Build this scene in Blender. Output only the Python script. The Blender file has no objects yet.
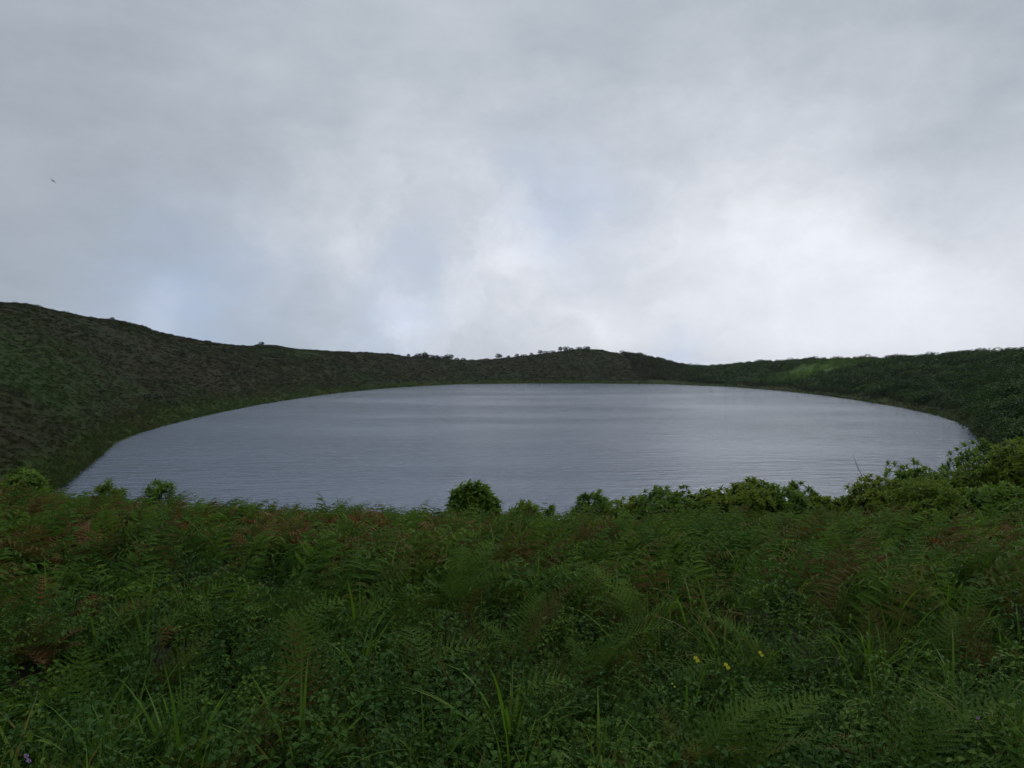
import bpy, math, random
import numpy as np
from mathutils import Vector

# ------------------------------------------------------------------ camera, world, sun, exposure
scn = bpy.context.scene
col = scn.collection
CAM_H, F_PX, HOR = 9.0, 720.0, 367.5
PITCH = math.atan((384 - HOR) / F_PX)
cd = bpy.data.cameras.new("camera")
cam = bpy.data.objects.new("camera", cd)
col.objects.link(cam)
cam.location = (0, 0, CAM_H)
cam.rotation_euler = (math.pi / 2 - PITCH, 0, 0)
cd.sensor_width = 36.0
cd.lens = F_PX / 1024 * 36.0
cd.clip_start, cd.clip_end = 0.05, 20000
scn.camera = cam

SUN_EL, SUN_AZ = math.radians(50), math.radians(30)      # azimuth to the right of the view direction (+Y)


def px_dir(px, py):
    """world direction of a direction given in degrees-like picture measure"""
    x, yv = (px - 512) / F_PX, (384 - py) / F_PX
    c, s = math.cos(PITCH), math.sin(PITCH)
    v = Vector((x, c + yv * s, -s + yv * c))
    return v.normalized()


world = bpy.data.worlds.new("World")
scn.world = world
world.use_nodes = True
nt = world.node_tree
nt.nodes.clear()
N, L = nt.nodes, nt.links


def wn(t, **kw):
    n = N.new(t)
    for k, v in kw.items():
        setattr(n, k, v)
    return n


def wmath(op, a, b=None, clamp=False):
    n = wn("ShaderNodeMath", operation=op, use_clamp=clamp)
    for i, v in enumerate((a, b)):
        if v is None:
            continue
        if isinstance(v, (int, float)):
            n.inputs[i].default_value = v
        else:
            L.new(v, n.inputs[i])
    return n.outputs[0]


out = wn("ShaderNodeOutputWorld")
bg = wn("ShaderNodeBackground")
bg.inputs["Strength"].default_value = 0.1
L.new(bg.outputs[0], out.inputs[0])
sky = wn("ShaderNodeTexSky", sky_type="NISHITA", sun_disc=False, sun_elevation=SUN_EL, sun_rotation=SUN_AZ)
sky.air_density, sky.dust_density, sky.ozone_density = 1.0, 0.3, 1.5
tc = wn("ShaderNodeTexCoord")
# soft warp of the direction so that the cloud banks have ragged outlines
nw = wn("ShaderNodeTexNoise", noise_dimensions="3D")
nw.inputs["Scale"].default_value = 4.5
nw.inputs["Detail"].default_value = 7.0
nw.inputs["Roughness"].default_value = 0.62
L.new(tc.outputs["Generated"], nw.inputs["Vector"])
sub = wn("ShaderNodeVectorMath", operation="SUBTRACT")
L.new(nw.outputs["Color"], sub.inputs[0])
sub.inputs[1].default_value = (0.5, 0.5, 0.5)
sc_ = wn("ShaderNodeVectorMath", operation="SCALE")
L.new(sub.outputs[0], sc_.inputs[0])
sc_.inputs["Scale"].default_value = 0.24
add = wn("ShaderNodeVectorMath", operation="ADD")
L.new(tc.outputs["Generated"], add.inputs[0])
L.new(sc_.outputs[0], add.inputs[1])
nrm = wn("ShaderNodeVectorMath", operation="NORMALIZE")
L.new(add.outputs[0], nrm.inputs[0])


def lobe(px, py, sig_px, amp):
    """a broad bank of cloud round one direction of the sky, brighter or darker than the deck"""
    d = px_dir(px, py)
    dp = wn("ShaderNodeVectorMath", operation="DOT_PRODUCT")
    L.new(nrm.outputs[0], dp.inputs[0])
    dp.inputs[1].default_value = d
    k = 1.0 / (sig_px / F_PX) ** 2
    e = wmath("MULTIPLY", wmath("SUBTRACT", dp.outputs["Value"], 1.0), k)
    return wmath("MULTIPLY", wmath("EXPONENT", e), amp)


# cloud brightness (scene-linear x10)
BASE = 5.0
val = None
for a in [(860, 255, 120, 1.5), (960, 320, 130, 1.5), (640, 310, 150, 2.1), (400, 300, 120, 1.1),
          (290, 225, 60, 0.35), (180, 322, 30, 0.7), (60, 200, 220, -0.75), (620, 60, 170, -0.2),
          (990, 110, 130, -0.55), (990, 170, 70, -0.7), (380, 335, 30, 0.5), (50, 20, 200, 0.15), (850, 330, 80, 0.4),
          (300, 222, 30, 0.8), (400, 325, 22, 0.9), (375, 330, 12, 0.9), (530, 235, 26, 1.1), (500, 262, 20, 0.8), (800, 215, 36, 0.5), (760, 240, 26, 0.4),
          (160, 322, 18, 1.2), (600, 325, 26, 0.9), (990, 300, 80, 0.6), (690, 215, 26, 0.5), (880, 300, 40, 0.4), (335, 270, 30, 0.4), (450, 300, 22, 0.4),
          (440, 50, 170, 0.75), (640, 120, 90, -0.35), (560, 150, 60, -0.3), (930, 240, 40, -0.5), (60, 320, 60, 0.35)]:
    o_ = lobe(*a)
    val = o_ if val is None else wmath("ADD", val, o_)
val = wmath("ADD", val, BASE)
# cloud deck texture
mp = wn("ShaderNodeMapping")
mp.inputs["Scale"].default_value = (1.0, 1.0, 2.5)
mp.inputs["Rotation"].default_value = (0, math.radians(-25), 0)
L.new(tc.outputs["Generated"], mp.inputs["Vector"])
n1 = wn("ShaderNodeTexNoise")
n1.inputs["Scale"].default_value = 3.4
n1.inputs["Detail"].default_value = 7.0
n1.inputs["Roughness"].default_value = 0.5
n1.inputs["Distortion"].default_value = 0.25
L.new(mp.outputs[0], n1.inputs["Vector"])
val = wmath("ADD", val, wmath("MULTIPLY", wmath("SUBTRACT", n1.outputs["Fac"], 0.5), 1.5))
n2 = wn("ShaderNodeTexNoise")
n2.inputs["Scale"].default_value = 9.0
n2.inputs["Detail"].default_value = 6.0
n2.inputs["Roughness"].default_value = 0.6
L.new(mp.outputs[0], n2.inputs["Vector"])
val = wmath("ADD", val, wmath("MULTIPLY", wmath("SUBTRACT", n2.outputs["Fac"], 0.5), 1.5))
n3 = wn("ShaderNodeTexNoise")
n3.inputs["Scale"].default_value = 14.0
n3.inputs["Detail"].default_value = 6.0
n3.inputs["Roughness"].default_value = 0.6
L.new(nrm.outputs[0], n3.inputs["Vector"])
pf_ = wn("ShaderNodeMapRange", interpolation_type="SMOOTHSTEP")
L.new(n3.outputs["Fac"], pf_.inputs[0])
pf_.inputs[1].default_value, pf_.inputs[2].default_value = 0.36, 0.70
low = wmath("ADD", lobe(420, 285, 120, 1.0), lobe(760, 260, 180, 0.7))
val = wmath("ADD", val, wmath("MULTIPLY", wmath("SUBTRACT", pf_.outputs[0], 0.4), wmath("MULTIPLY", low, 0.85)))
# cloud tint: cooler where darker
ramp = wn("ShaderNodeValToRGB")
cr = ramp.color_ramp
cr.elements[0].position, cr.elements[0].color = 0.30, (0.80, 0.93, 1.08, 1)
cr.elements[1].position, cr.elements[1].color = 0.80, (0.945, 0.98, 1.045, 1)
L.new(wmath("DIVIDE", val, 10.0), ramp.inputs[0])
cm = wn("ShaderNodeVectorMath", operation="SCALE")
L.new(ramp.outputs[0], cm.inputs[0])
L.new(val, cm.inputs["Scale"])
# thin places where the blue sky shows through
gap = None
for a in [(560, 192, 42, 0.55), (375, 322, 40, 0.55), (690, 358, 16, 0.55), (195, 322, 45, 0.4), (110, 335, 60, 0.35), (230, 250, 40, 0.3), (430, 262, 25, 0.3)]:
    o_ = lobe(*a)
    gap = o_ if gap is None else wmath("ADD", gap, o_)
gap = wmath("MULTIPLY", gap, wmath("MULTIPLY", n2.outputs["Fac"], 0.95), clamp=True)
cov = wmath("SUBTRACT", 0.97, gap, clamp=True)
mixc = wn("ShaderNodeMix", data_type="RGBA")
L.new(cov, mixc.inputs[0])
bl = wn("ShaderNodeVectorMath", operation="MULTIPLY")
L.new(sky.outputs[0], bl.inputs[0])
bl.inputs[1].default_value = (1.5, 1.45, 1.4)
up = wn("ShaderNodeVectorMath", operation="ADD")       # look past the yellow haze layer low on the horizon
L.new(tc.outputs["Generated"], up.inputs[0])
up.inputs[1].default_value = (0, 0, 0.35)
L.new(up.outputs[0], sky.inputs[0])
L.new(bl.outputs[0], mixc.inputs[6])
L.new(cm.outputs[0], mixc.inputs[7])
L.new(mixc.outputs[2], bg.inputs["Color"])

sd = bpy.data.lights.new("sun", "SUN")
sd.energy, sd.angle, sd.color = 1.3, math.radians(16), (1.0, 0.96, 0.9)
sun = bpy.data.objects.new("sun", sd)
col.objects.link(sun)
sun.rotation_euler = (math.pi / 2 - SUN_EL, 0, math.pi - SUN_AZ)

scn.view_settings.view_transform = "Standard"
scn.view_settings.look = "None"
scn.view_settings.exposure = 0.0
scn.view_settings.gamma = 1.0
scn.view_settings.use_curve_mapping = False
scn.cycles.max_bounces = 6
scn.cycles.diffuse_bounces = 3
scn.cycles.transmission_bounces = 3
scn.cycles.transparent_max_bounces = 4
scn.cycles.use_adaptive_sampling = True
scn.cycles.adaptive_threshold = 0.02
scn.cycles.use_denoising = True

# ------------------------------------------------------------------ noise
rng = np.random.default_rng(7)
random.seed(7)
_T = np.random.default_rng(99).random((256, 256))


def vnoise(x, y):
    x0, y0 = np.floor(x).astype(int), np.floor(y).astype(int)
    fx, fy = x - x0, y - y0
    fx, fy = fx * fx * (3 - 2 * fx), fy * fy * (3 - 2 * fy)
    a, b = _T[x0 & 255, y0 & 255], _T[(x0 + 1) & 255, y0 & 255]
    c, d = _T[x0 & 255, (y0 + 1) & 255], _T[(x0 + 1) & 255, (y0 + 1) & 255]
    return (a * (1 - fx) + b * fx) * (1 - fy) + (c * (1 - fx) + d * fx) * fy


def fbm(x, y, scale, octv=4, seed=0):
    s, amp, tot = 0.0, 1.0, 0.0
    x, y = x / scale + seed * 17.3, y / scale + seed * 9.1
    for _ in range(octv):
        s = s + (vnoise(x, y) - 0.5) * amp
        tot += amp
        amp *= 0.5
        x, y = x * 2.03 + 5.1, y * 2.03 + 1.7
    return s / tot * 2          # about -1..1


# ------------------------------------------------------------------ terrain heights
def az_of(px):
    return math.degrees(math.atan((px - 512) / F_PX))


SHORE = [(60, 487), (75, 476), (100, 456), (118, 441), (140, 433), (170, 424.5), (200, 417), (240, 408.5), (290, 400),
         (340, 393), (400, 387.5), (460, 384.3), (512, 383.7), (600, 383.7), (660, 384.2), (720, 386.5), (780, 391),
         (840, 398), (890, 406), (930, 414), (955, 421), (968, 427)]
sh_az, sh_r = [-180, -120, -80, -55, -42, -36], [30, 30, 30, 32, 38, 45]
for px, py in SHORE:
    d = px_dir(px, py)
    t = CAM_H / -d.z
    sh_az.append(az_of(px))
    sh_r.append(math.hypot(d.x, d.y) * t)
sh_az += [33.2, 35, 50, 80, 120, 180]
sh_r += [100, 52, 45, 40, 30, 30]
SKYL = [(0, 304), (30, 305), (60, 311), (90, 317), (113, 321), (140, 327), (165, 336), (200, 343), (240, 346.5), (280, 348),
        (330, 351), (380, 355), (410, 358), (450, 359), (480, 360), (510, 358), (540, 355), (570, 349.5), (600, 348.5),
        (630, 356), (660, 362), (690, 367.5), (715, 369), (740, 367.5), (780, 365), (830, 363), (870, 362), (920, 361),
        (970, 360), (1024, 359)]
sk_az = [-180, -120, -80, -55] + [az_of(p[0]) for p in SKYL] + [50, 80, 120, 180]
sk_t = [-0.03, -0.01, 0.03, 0.075]
for px, py in SKYL:
    d = px_dir(px, py)
    sk_t.append(d.z / math.hypot(d.x, d.y))
sk_t += [0.02, 0.0, -0.02, -0.03]
rr_az = [-180, -120, -80, -55] + [az_of(p) for p in (0, 100, 200, 330, 420, 512, 600, 690, 780, 870, 1024)] + [50, 80, 120, 180]
rr_r = [80, 80, 100, 150, 210, 250, 300, 370, 440, 480, 490, 500, 460, 370, 290, 210, 140, 90, 80]

AZ = np.linspace(-180, 180, 3601)
RS = np.interp(AZ, sh_az, sh_r)
SK = np.interp(AZ, sk_az, sk_t)
ker = np.exp(-np.linspace(-2, 2, 21) ** 2); ker /= ker.sum()
SK = np.convolve(np.pad(SK, 10, mode="edge"), ker, "valid")
RR = np.interp(AZ, rr_az, rr_r)


def gprof(t):
    t = np.clip(t, 0, 1)
    s = t * t * (3 - 2 * t)
    return 0.45 * s + 0.55 * np.sin(t * math.pi / 2)


HR = CAM_H + SK * RR
tt = np.linspace(0.2, 1, 60)[:, None]
for _ in range(8):
    r_ = RS + (RR - RS) * tt
    el = ((HR * gprof(tt) - CAM_H) / r_)
    k = np.argmax(el, axis=0)
    cur = el[k, np.arange(len(AZ))]
    HR = np.maximum(HR + (SK - cur) * RR, 2.5)


def hgt(x, y, rough=True):
    x, y = np.asarray(x, float), np.asarray(y, float)
    r = np.hypot(x, y)
    az = np.degrees(np.arctan2(x, y))
    rs, rr, hr = (np.interp(az, AZ, q) for q in (RS, RR, HR))
    rsj = rs + (1.3 * fbm(x, y, 9.0, 3, 5) + 1.2 * fbm(x, y, 2.6, 2, 6)) * np.clip(rs / 90, 0.3, 1.4)
    t = (r - rsj) / (rr - rsj)
    far = np.where(t < 0, np.maximum(-3.0, t * (rr - rsj) * 0.12), hr * gprof(t))
    far = np.where(r > rr, np.maximum(2.0, hr - 0.13 * (r - rr) ** 1.05 * 0.8), far)
    # the rise the photographer stands on
    w = np.interp(np.abs(az), [0, 55, 110, 180], [1, 1, 0.1, 0.0])
    crest = 11.0 + 1.0 * fbm(x, y, 7.0, 2, 3)
    rho = np.where(y > 0, np.sqrt(np.maximum(y, 0) ** 2 + (0.35 * x) ** 2), r)
    sp = 1.2 * np.logaddexp(0, (rho - crest) / 1.2)
    near = 7.35 - 0.072 * rho - 0.24 * w * sp + np.interp(x, [-12, -7.5, -4, 0, 3, 8, 12], [0.42, 0.34, 0.08, -0.14, -0.08, 0.20, 0.3])
    near = np.maximum(near, -3)
    k = 0.35
    h = k * np.logaddexp(np.clip(far / k, -600, 600), np.clip(near / k, -600, 600))
    if rough:
        nearw = np.clip(1 - (r - 14) / 12, 0, 1)
        h = h + nearw * (0.26 * fbm(x, y, 1.5, 3, 1) + 0.10 * fbm(x, y, 4.0, 2, 9))
        ea_ = np.clip((az - 14) / 5, 0, 1) * np.clip((t - 0.15) * 5, 0, 1) * np.clip((1.6 - t) * 2, 0, 1) * (r > 60)
        h = h + ea_ * (1.5 * np.abs(fbm(x, y, 9.0, 2, 12)) + 0.9 * fbm(x, y, 4.0, 2, 13))
        fw = np.clip(t * 5, 0, 1) * np.clip((r - 30) / 30, 0, 1)
        h = h + fw * (0.9 * fbm(x, y, 26.0, 3, 2) + 0.35 * fbm(x, y, 6.0, 3, 4)) * np.clip(r / 200, 0.6, 1.6)
    return h


def hz(x, y):
    return float(hgt(np.array([x]), np.array([y]))[0])


# ------------------------------------------------------------------ mesh helpers
class MB:
    """collects faces, builds one mesh"""

    def __init__(s):
        s.v, s.f = [], []

    def face(s, pts):
        i = len(s.v)
        s.v.extend([tuple(p) for p in pts])
        s.f.append(tuple(range(i, i + len(pts))))

    def strip(s, left, right):
        i = len(s.v)
        n = len(left)
        for a, b in zip(left, right):
            s.v.append(tuple(a)); s.v.append(tuple(b))
        for k in range(n - 1):
            s.f.append((i + 2 * k, i + 2 * k + 1, i + 2 * k + 3, i + 2 * k + 2))

    def tube(s, pts, radii, seg=5):
        i0 = len(s.v)
        n = len(pts)
        pts = [Vector(p) for p in pts]
        for k, p in enumerate(pts):
            d = (pts[min(k + 1, n - 1)] - pts[max(k - 1, 0)]).normalized()
            u = d.orthogonal().normalized()
            if abs(d.z) < 0.98:
                u = d.cross(Vector((0, 0, 1))).normalized()
            w = d.cross(u)
            for j in range(seg):
                a = 2 * math.pi * j / seg
                s.v.append(tuple(p + (u * math.cos(a) + w * math.sin(a)) * radii[k]))
        for k in range(n - 1):
            for j in range(seg):
                a, b = i0 + k * seg + j, i0 + k * seg + (j + 1) % seg
                s.f.append((a, b, b + seg, a + seg))

    def leaf(s, p, d, nrm, ln, wd, fold=0.25, droop=0.3):
        """pointed leaf folded along its midrib: 4 quads/tris"""
        d = d.normalized()
        side = d.cross(nrm).normalized()
        n = side.cross(d).normalized()
        i = len(s.v)
        m0 = p
        m1 = p + d * ln * 0.35 + n * ln * 0.03
        m2 = p + d * ln * 0.7 - n * ln * droop * 0.25
        m3 = p + d * ln * 0.98 - n * ln * droop * 0.75
        up = n * wd * fold
        a1, b1 = m1 + side * wd * 0.5 + up, m1 - side * wd * 0.5 + up
        a2, b2 = m2 + side * wd * 0.4 + up, m2 - side * wd * 0.4 + up
        s.v.extend([tuple(q) for q in (m0, m1, m2, m3, a1, b1, a2, b2)])
        s.f.extend([(i, i + 4, i + 1), (i, i + 1, i + 5), (i + 1, i + 4, i + 6, i + 2), (i + 1, i + 2, i + 7, i + 5),
                    (i + 2, i + 6, i + 3), (i + 2, i + 3, i + 7)])

    def mesh(s, name, m, smooth=False):
        me = bpy.data.meshes.new(name)
        me.from_pydata(s.v, [], s.f)
        me.materials.append(m)
        if smooth:
            me.polygons.foreach_set("use_smooth", [True] * len(me.polygons))
        return me


def link(name, me, parent=None):
    o = bpy.data.objects.new(name, me)
    col.objects.link(o)
    if parent is not None:
        o.parent = parent
    return o


def tag(o, label=None, cat=None, group=None, kind=None):
    for k, v in (("label", label), ("category", cat), ("group", group), ("kind", kind)):
        if v:
            o[k] = v
    return o


def copy_tree(o, parent=None):
    c = o.copy()
    col.objects.link(c)
    c.parent = parent
    for ch in list(o.children):
        copy_tree(ch, c)
    return c


# ------------------------------------------------------------------ materials
class SH:
    def __init__(s, name):
        s.m = bpy.data.materials.new(name)
        s.m.use_nodes = True
        s.t = s.m.node_tree
        s.t.nodes.clear()
        s.o = s.n("ShaderNodeOutputMaterial")

    def n(s, t, **kw):
        q = s.t.nodes.new(t)
        for k, v in kw.items():
            setattr(q, k, v)
        return q

    def l(s, a, b):
        s.t.links.new(a, b)

    def math(s, op, a, b=None, clamp=False):
        q = s.n("ShaderNodeMath", operation=op, use_clamp=clamp)
        for i, v in enumerate((a, b)):
            if v is None:
                continue
            if isinstance(v, (int, float)):
                q.inputs[i].default_value = v
            else:
                s.l(v, q.inputs[i])
        return q.outputs[0]

    def noise(s, scale, detail=3.0, rough=0.55, vec=None, stretch=None):
        if vec is None:
            vec = s.n("ShaderNodeNewGeometry").outputs["Position"]
        if stretch:
            mp = s.n("ShaderNodeMapping")
            mp.inputs["Scale"].default_value = stretch
            s.l(vec, mp.inputs["Vector"])
            vec = mp.outputs[0]
        q = s.n("ShaderNodeTexNoise")
        q.inputs["Scale"].default_value = scale
        q.inputs["Detail"].default_value = detail
        q.inputs["Roughness"].default_value = rough
        s.l(vec, q.inputs["Vector"])
        return q.outputs["Fac"]

    def remap(s, v, a, b):
        q = s.n("ShaderNodeMapRange", interpolation_type="SMOOTHSTEP")
        s.l(v, q.inputs[0])
        q.inputs[1].default_value, q.inputs[2].default_value = a, b
        return q.outputs[0]

    def mix(s, f, a, b):
        q = s.n("ShaderNodeMix", data_type="RGBA")
        for i, v in ((0, f), (6, a), (7, b)):
            if isinstance(v, (int, float)):
                q.inputs[i].default_value = v
            elif isinstance(v, tuple):
                q.inputs[i].default_value = (*v, 1)
            else:
                s.l(v, q.inputs[i])
        return q.outputs[2]

    def blob(s, x, y, rx, ry, ang=0.0):
        """soft patch of other vegetation at a place on the ground"""
        pos = s.n("ShaderNodeNewGeometry").outputs["Position"]
        mp = s.n("ShaderNodeMapping", vector_type="TEXTURE")
        mp.inputs["Location"].default_value = (x, y, 0)
        mp.inputs["Rotation"].default_value = (0, 0, ang)
        mp.inputs["Scale"].default_value = (rx, ry, 1e5)
        s.l(pos, mp.inputs["Vector"])
        ln = s.n("ShaderNodeVectorMath", operation="LENGTH")
        s.l(mp.outputs[0], ln.inputs[0])
        v = s.math("ADD", ln.outputs["Value"], s.math("MULTIPLY", s.math("SUBTRACT", s.noise(0.03, 5.0, 0.6), 0.5), 1.6))
        return s.remap(v, 1.2, 0.35)

    def leafy(s, colr, rough=0.55, trans=0.3, spec=0.25):
        p = s.n("ShaderNodeBsdfPrincipled")
        p.inputs["Roughness"].default_value = rough
        p.inputs["Specular IOR Level"].default_value = spec
        s.l(colr, p.inputs["Base Color"])
        tr = s.n("ShaderNodeBsdfTranslucent")
        s.l(colr, tr.inputs["Color"])
        mx = s.n("ShaderNodeMixShader")
        mx.inputs[0].default_value = trans
        s.l(p.outputs[0], mx.inputs[1])
        s.l(tr.outputs[0], mx.inputs[2])
        s.l(mx.outputs[0], s.o.inputs[0])
        return s.m


def leaf_mat(name, a, b, c=None, patch=1.2, trans=0.3, spec=0.25, rnd=0.55, rough=0.5, fine=None):
    rnd = max(rnd, 0.7) if name != "shrub_leaf" else rnd
    """leaf colours a..b vary plant by plant and in patches; c is a third hue of some plants"""
    s = SH(name)
    oi = s.n("ShaderNodeObjectInfo").outputs["Random"]
    nz = s.remap(s.noise(patch, 2.0), 0.35, 0.65)
    f = s.math("ADD", s.math("MULTIPLY", oi, rnd), s.math("MULTIPLY", nz, 1 - rnd), True)
    cc = s.mix(f, a, b)
    if c:
        q = s.math("FRACT", s.math("MULTIPLY", oi, 7.31))
        q = s.math("ADD", s.math("MULTIPLY", q, 0.6), s.math("MULTIPLY", s.noise(patch * 0.6 + 0.1, 2.0), 0.8))
        cc = s.mix(s.remap(q, 0.72, 1.0), cc, c)
    if fine:
        cc = s.mix(s.math("MULTIPLY", s.remap(s.noise(fine, 2.0), 0.4, 0.65), 0.5), cc, tuple(v * 0.55 for v in a))
    return s.leafy(cc, rough, trans, spec)


def plain_mat(name, a, b, scale=20.0, rough=0.8):
    s = SH(name)
    cc = s.mix(s.noise(scale, 4.0), a, b)
    p = s.n("ShaderNodeBsdfPrincipled")
    p.inputs["Roughness"].default_value = rough
    s.l(cc, p.inputs["Base Color"])
    s.l(p.outputs[0], s.o.inputs[0])
    return s.m


def hill_point(px, py):
    """where the line of sight through a picture point meets the hills"""
    d = px_dir(px, py)
    hd = math.hypot(d.x, d.y)
    r = np.geomspace(30, 520, 1500)
    x, y = d.x / hd * r, d.y / hd * r
    z = CAM_H + d.z / hd * r
    g = hgt(x, y, False)
    k = np.nonzero(g > z)[0]
    k = k[0] if len(k) else int(np.argmin(z - g))
    return float(x[k]), float(y[k]), float(r[k])


# colours of the hillsides, shared by the earth and by the low plants that grow on it
def hill_color(s, dark=False):
    green, brown, olive, bright = (0.021, 0.042, 0.006), (0.029, 0.026, 0.008), (0.029, 0.035, 0.007), (0.028, 0.060, 0.008)
    n1_ = s.remap(s.noise(0.035, 7.0, 0.68), 0.32, 0.66)
    n2_ = s.remap(s.noise(0.12, 4.0, 0.6), 0.38, 0.66)
    cc = s.mix(n1_, green, brown)
    cc = s.mix(s.math("MULTIPLY", n2_, 0.5), cc, olive)
    for (px, py, sx, sy) in PATCH_GREEN:
        x, y, r = hill_point(px, py)
        a = -math.atan2(x, y)
        m_ = s.blob(x, y, sx * r / F_PX, sy, a)
        m_ = s.math("MULTIPLY", m_, s.remap(s.noise(0.05, 7.0, 0.7), 0.36, 0.66))
        cc = s.mix(m_, cc, bright)
    # sedge belt just above the water
    z = s.n("ShaderNodeSeparateXYZ")
    s.l(s.n("ShaderNodeNewGeometry").outputs["Position"], z.inputs[0])
    zz = s.math("ADD", z.outputs["Z"], s.math("MULTIPLY", s.math("SUBTRACT", s.noise(0.08, 3.0), 0.5), 3.0))
    cc = s.mix(s.math("MULTIPLY", s.remap(zz, 2.6, 0.9), 0.85), cc, (0.045, 0.085, 0.010))
    # eastern shore: dark green scrub
    e = s.remap(s.math("DIVIDE", z.outputs["X"], s.math("MAXIMUM", z.outputs["Y"], 1.0)), 0.17, 0.29)
    return cc, e, z


PATCH_GREEN = [(335, 362, 75, 30), (60, 392, 75, 26), (20, 345, 60, 35), (270, 352, 60, 20), (820, 372, 70, 40), (130, 400, 80, 14)]


def hill_mat(name, gain=1.0, leaf=True):
    s = SH(name)
    cc, e, z = hill_color(s)
    east = s.mix(s.remap(s.noise(0.10, 4.0), 0.35, 0.65), (0.016, 0.044, 0.007), (0.034, 0.078, 0.010))
    x, y, r = hill_point(815, 371)
    m_ = s.blob(x, y, 45 * r / F_PX, 45, -math.atan2(x, y))
    east = s.mix(m_, east, (0.066, 0.140, 0.014))
    zz = s.math("ADD", z.outputs["Z"], s.math("MULTIPLY", s.math("SUBTRACT", s.noise(0.08, 3.0), 0.5), 3.0))
    east = s.mix(s.math("MULTIPLY", s.remap(zz, 2.8, 1.2), 0.9), east, (0.040, 0.060, 0.016))
    cc = s.mix(e, cc, east)
    if leaf:
        oi = s.n("ShaderNodeObjectInfo").outputs["Random"]
        g = s.math("ADD", s.math("MULTIPLY", oi, 0.5), 0.95 * gain)
        sc = s.n("ShaderNodeVectorMath", operation="SCALE")
        s.l(cc, sc.inputs[0]); s.l(g, sc.inputs["Scale"])
        return s.leafy(sc.outputs[0], 0.6, 0.2, 0.15)
    p = s.n("ShaderNodeBsdfPrincipled")
    p.inputs["Roughness"].default_value = 0.9
    p.inputs["Specular IOR Level"].default_value = 0.1
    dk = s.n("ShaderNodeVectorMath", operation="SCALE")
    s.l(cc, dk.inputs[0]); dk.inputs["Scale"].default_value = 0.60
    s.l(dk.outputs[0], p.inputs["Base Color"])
    b = s.n("ShaderNodeBump")
    b.inputs["Strength"].default_value = 0.8
    b.inputs["Distance"].default_value = 0.6
    s.l(s.noise(0.9, 6.0, 0.6), b.inputs["Height"])
    s.l(b.outputs[0], p.inputs["Normal"])
    s.l(p.outputs[0], s.o.inputs[0])
    return s.m


M = {}
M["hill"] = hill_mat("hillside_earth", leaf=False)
M["hill_leaf"] = hill_mat("hillside_leaf")
M["soil"] = plain_mat("dark_soil", (0.018, 0.016, 0.010), (0.03, 0.03, 0.014), 6.0, 0.95)
M["bracken"] = leaf_mat("bracken_leaf", (0.036, 0.092, 0.016), (0.100, 0.175, 0.018), (0.090, 0.066, 0.018), 0.8, 0.35, 0.08, rough=0.7)
M["dead"] = leaf_mat("dead_bracken", (0.195, 0.070, 0.024), (0.085, 0.036, 0.015), (0.27, 0.17, 0.075), 2.0, 0.15, 0.05)
M["grass"] = leaf_mat("grass_blade", (0.060, 0.140, 0.010), (0.115, 0.220, 0.016), (0.140, 0.135, 0.030), 0.9, 0.4, 0.12)
M["wisp"] = leaf_mat("fine_grass", (0.042, 0.090, 0.012), (0.078, 0.125, 0.016), (0.100, 0.078, 0.028), 0.5, 0.35, 0.06)
M["weed"] = leaf_mat("weed_leaf", (0.024, 0.070, 0.012), (0.050, 0.112, 0.014), (0.080, 0.150, 0.017), 1.5, 0.3, 0.12, rough=0.6)
M["shrub"] = leaf_mat("shrub_leaf", (0.075, 0.155, 0.013), (0.130, 0.220, 0.018), None, 3.5, 0.4, 0.2, 0.2, 0.45)
M["shrub2"] = leaf_mat("scrub_leaf", (0.095, 0.160, 0.014), (0.180, 0.235, 0.022), None, 3.0, 0.38, 0.12, 0.2, 0.5)
M["far_leaf"] = leaf_mat("far_shrub_leaf", (0.010, 0.021, 0.007), (0.018, 0.030, 0.009), None, 0.3, 0.15, 0.1)
M["bark"] = plain_mat("bark", (0.05, 0.04, 0.03), (0.09, 0.075, 0.055), 30.0)
M["dry_stem"] = plain_mat("dry_stem", (0.16, 0.12, 0.08), (0.10, 0.07, 0.045), 25.0)
M["petal"] = plain_mat("yellow_petal", (0.62, 0.58, 0.03), (0.72, 0.66, 0.05), 20.0, 0.5)
M["lilac"] = plain_mat("lilac_petal", (0.32, 0.20, 0.42), (0.42, 0.28, 0.5), 20.0, 0.5)
M["feather"] = plain_mat("dark_feather", (0.03, 0.03, 0.032), (0.06, 0.06, 0.065), 5.0)

# ------------------------------------------------------------------ terrain meshes
azs = np.radians(np.concatenate([np.arange(-180, -48, 1.5), np.arange(-48, 48, 0.125), np.arange(48, 180, 1.5)]))
rads = np.concatenate([[0.0], np.geomspace(0.4, 40, 150), np.linspace(41, 640, 240), np.geomspace(660, 3000, 20)])
A, R_ = np.meshgrid(azs, rads, indexing="ij")
X, Y = np.sin(A) * R_, np.cos(A) * R_
Z = hgt(X, Y)
na, nr = A.shape
V = np.stack([X, Y, Z], -1).reshape(-1, 3)
i, j = np.meshgrid(np.arange(na), np.arange(nr - 1), indexing="ij")
i2 = (i + 1) % na
Q = np.stack([i * nr + j, i * nr + j + 1, i2 * nr + j + 1, i2 * nr + j], -1).reshape(-1, 4)


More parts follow.
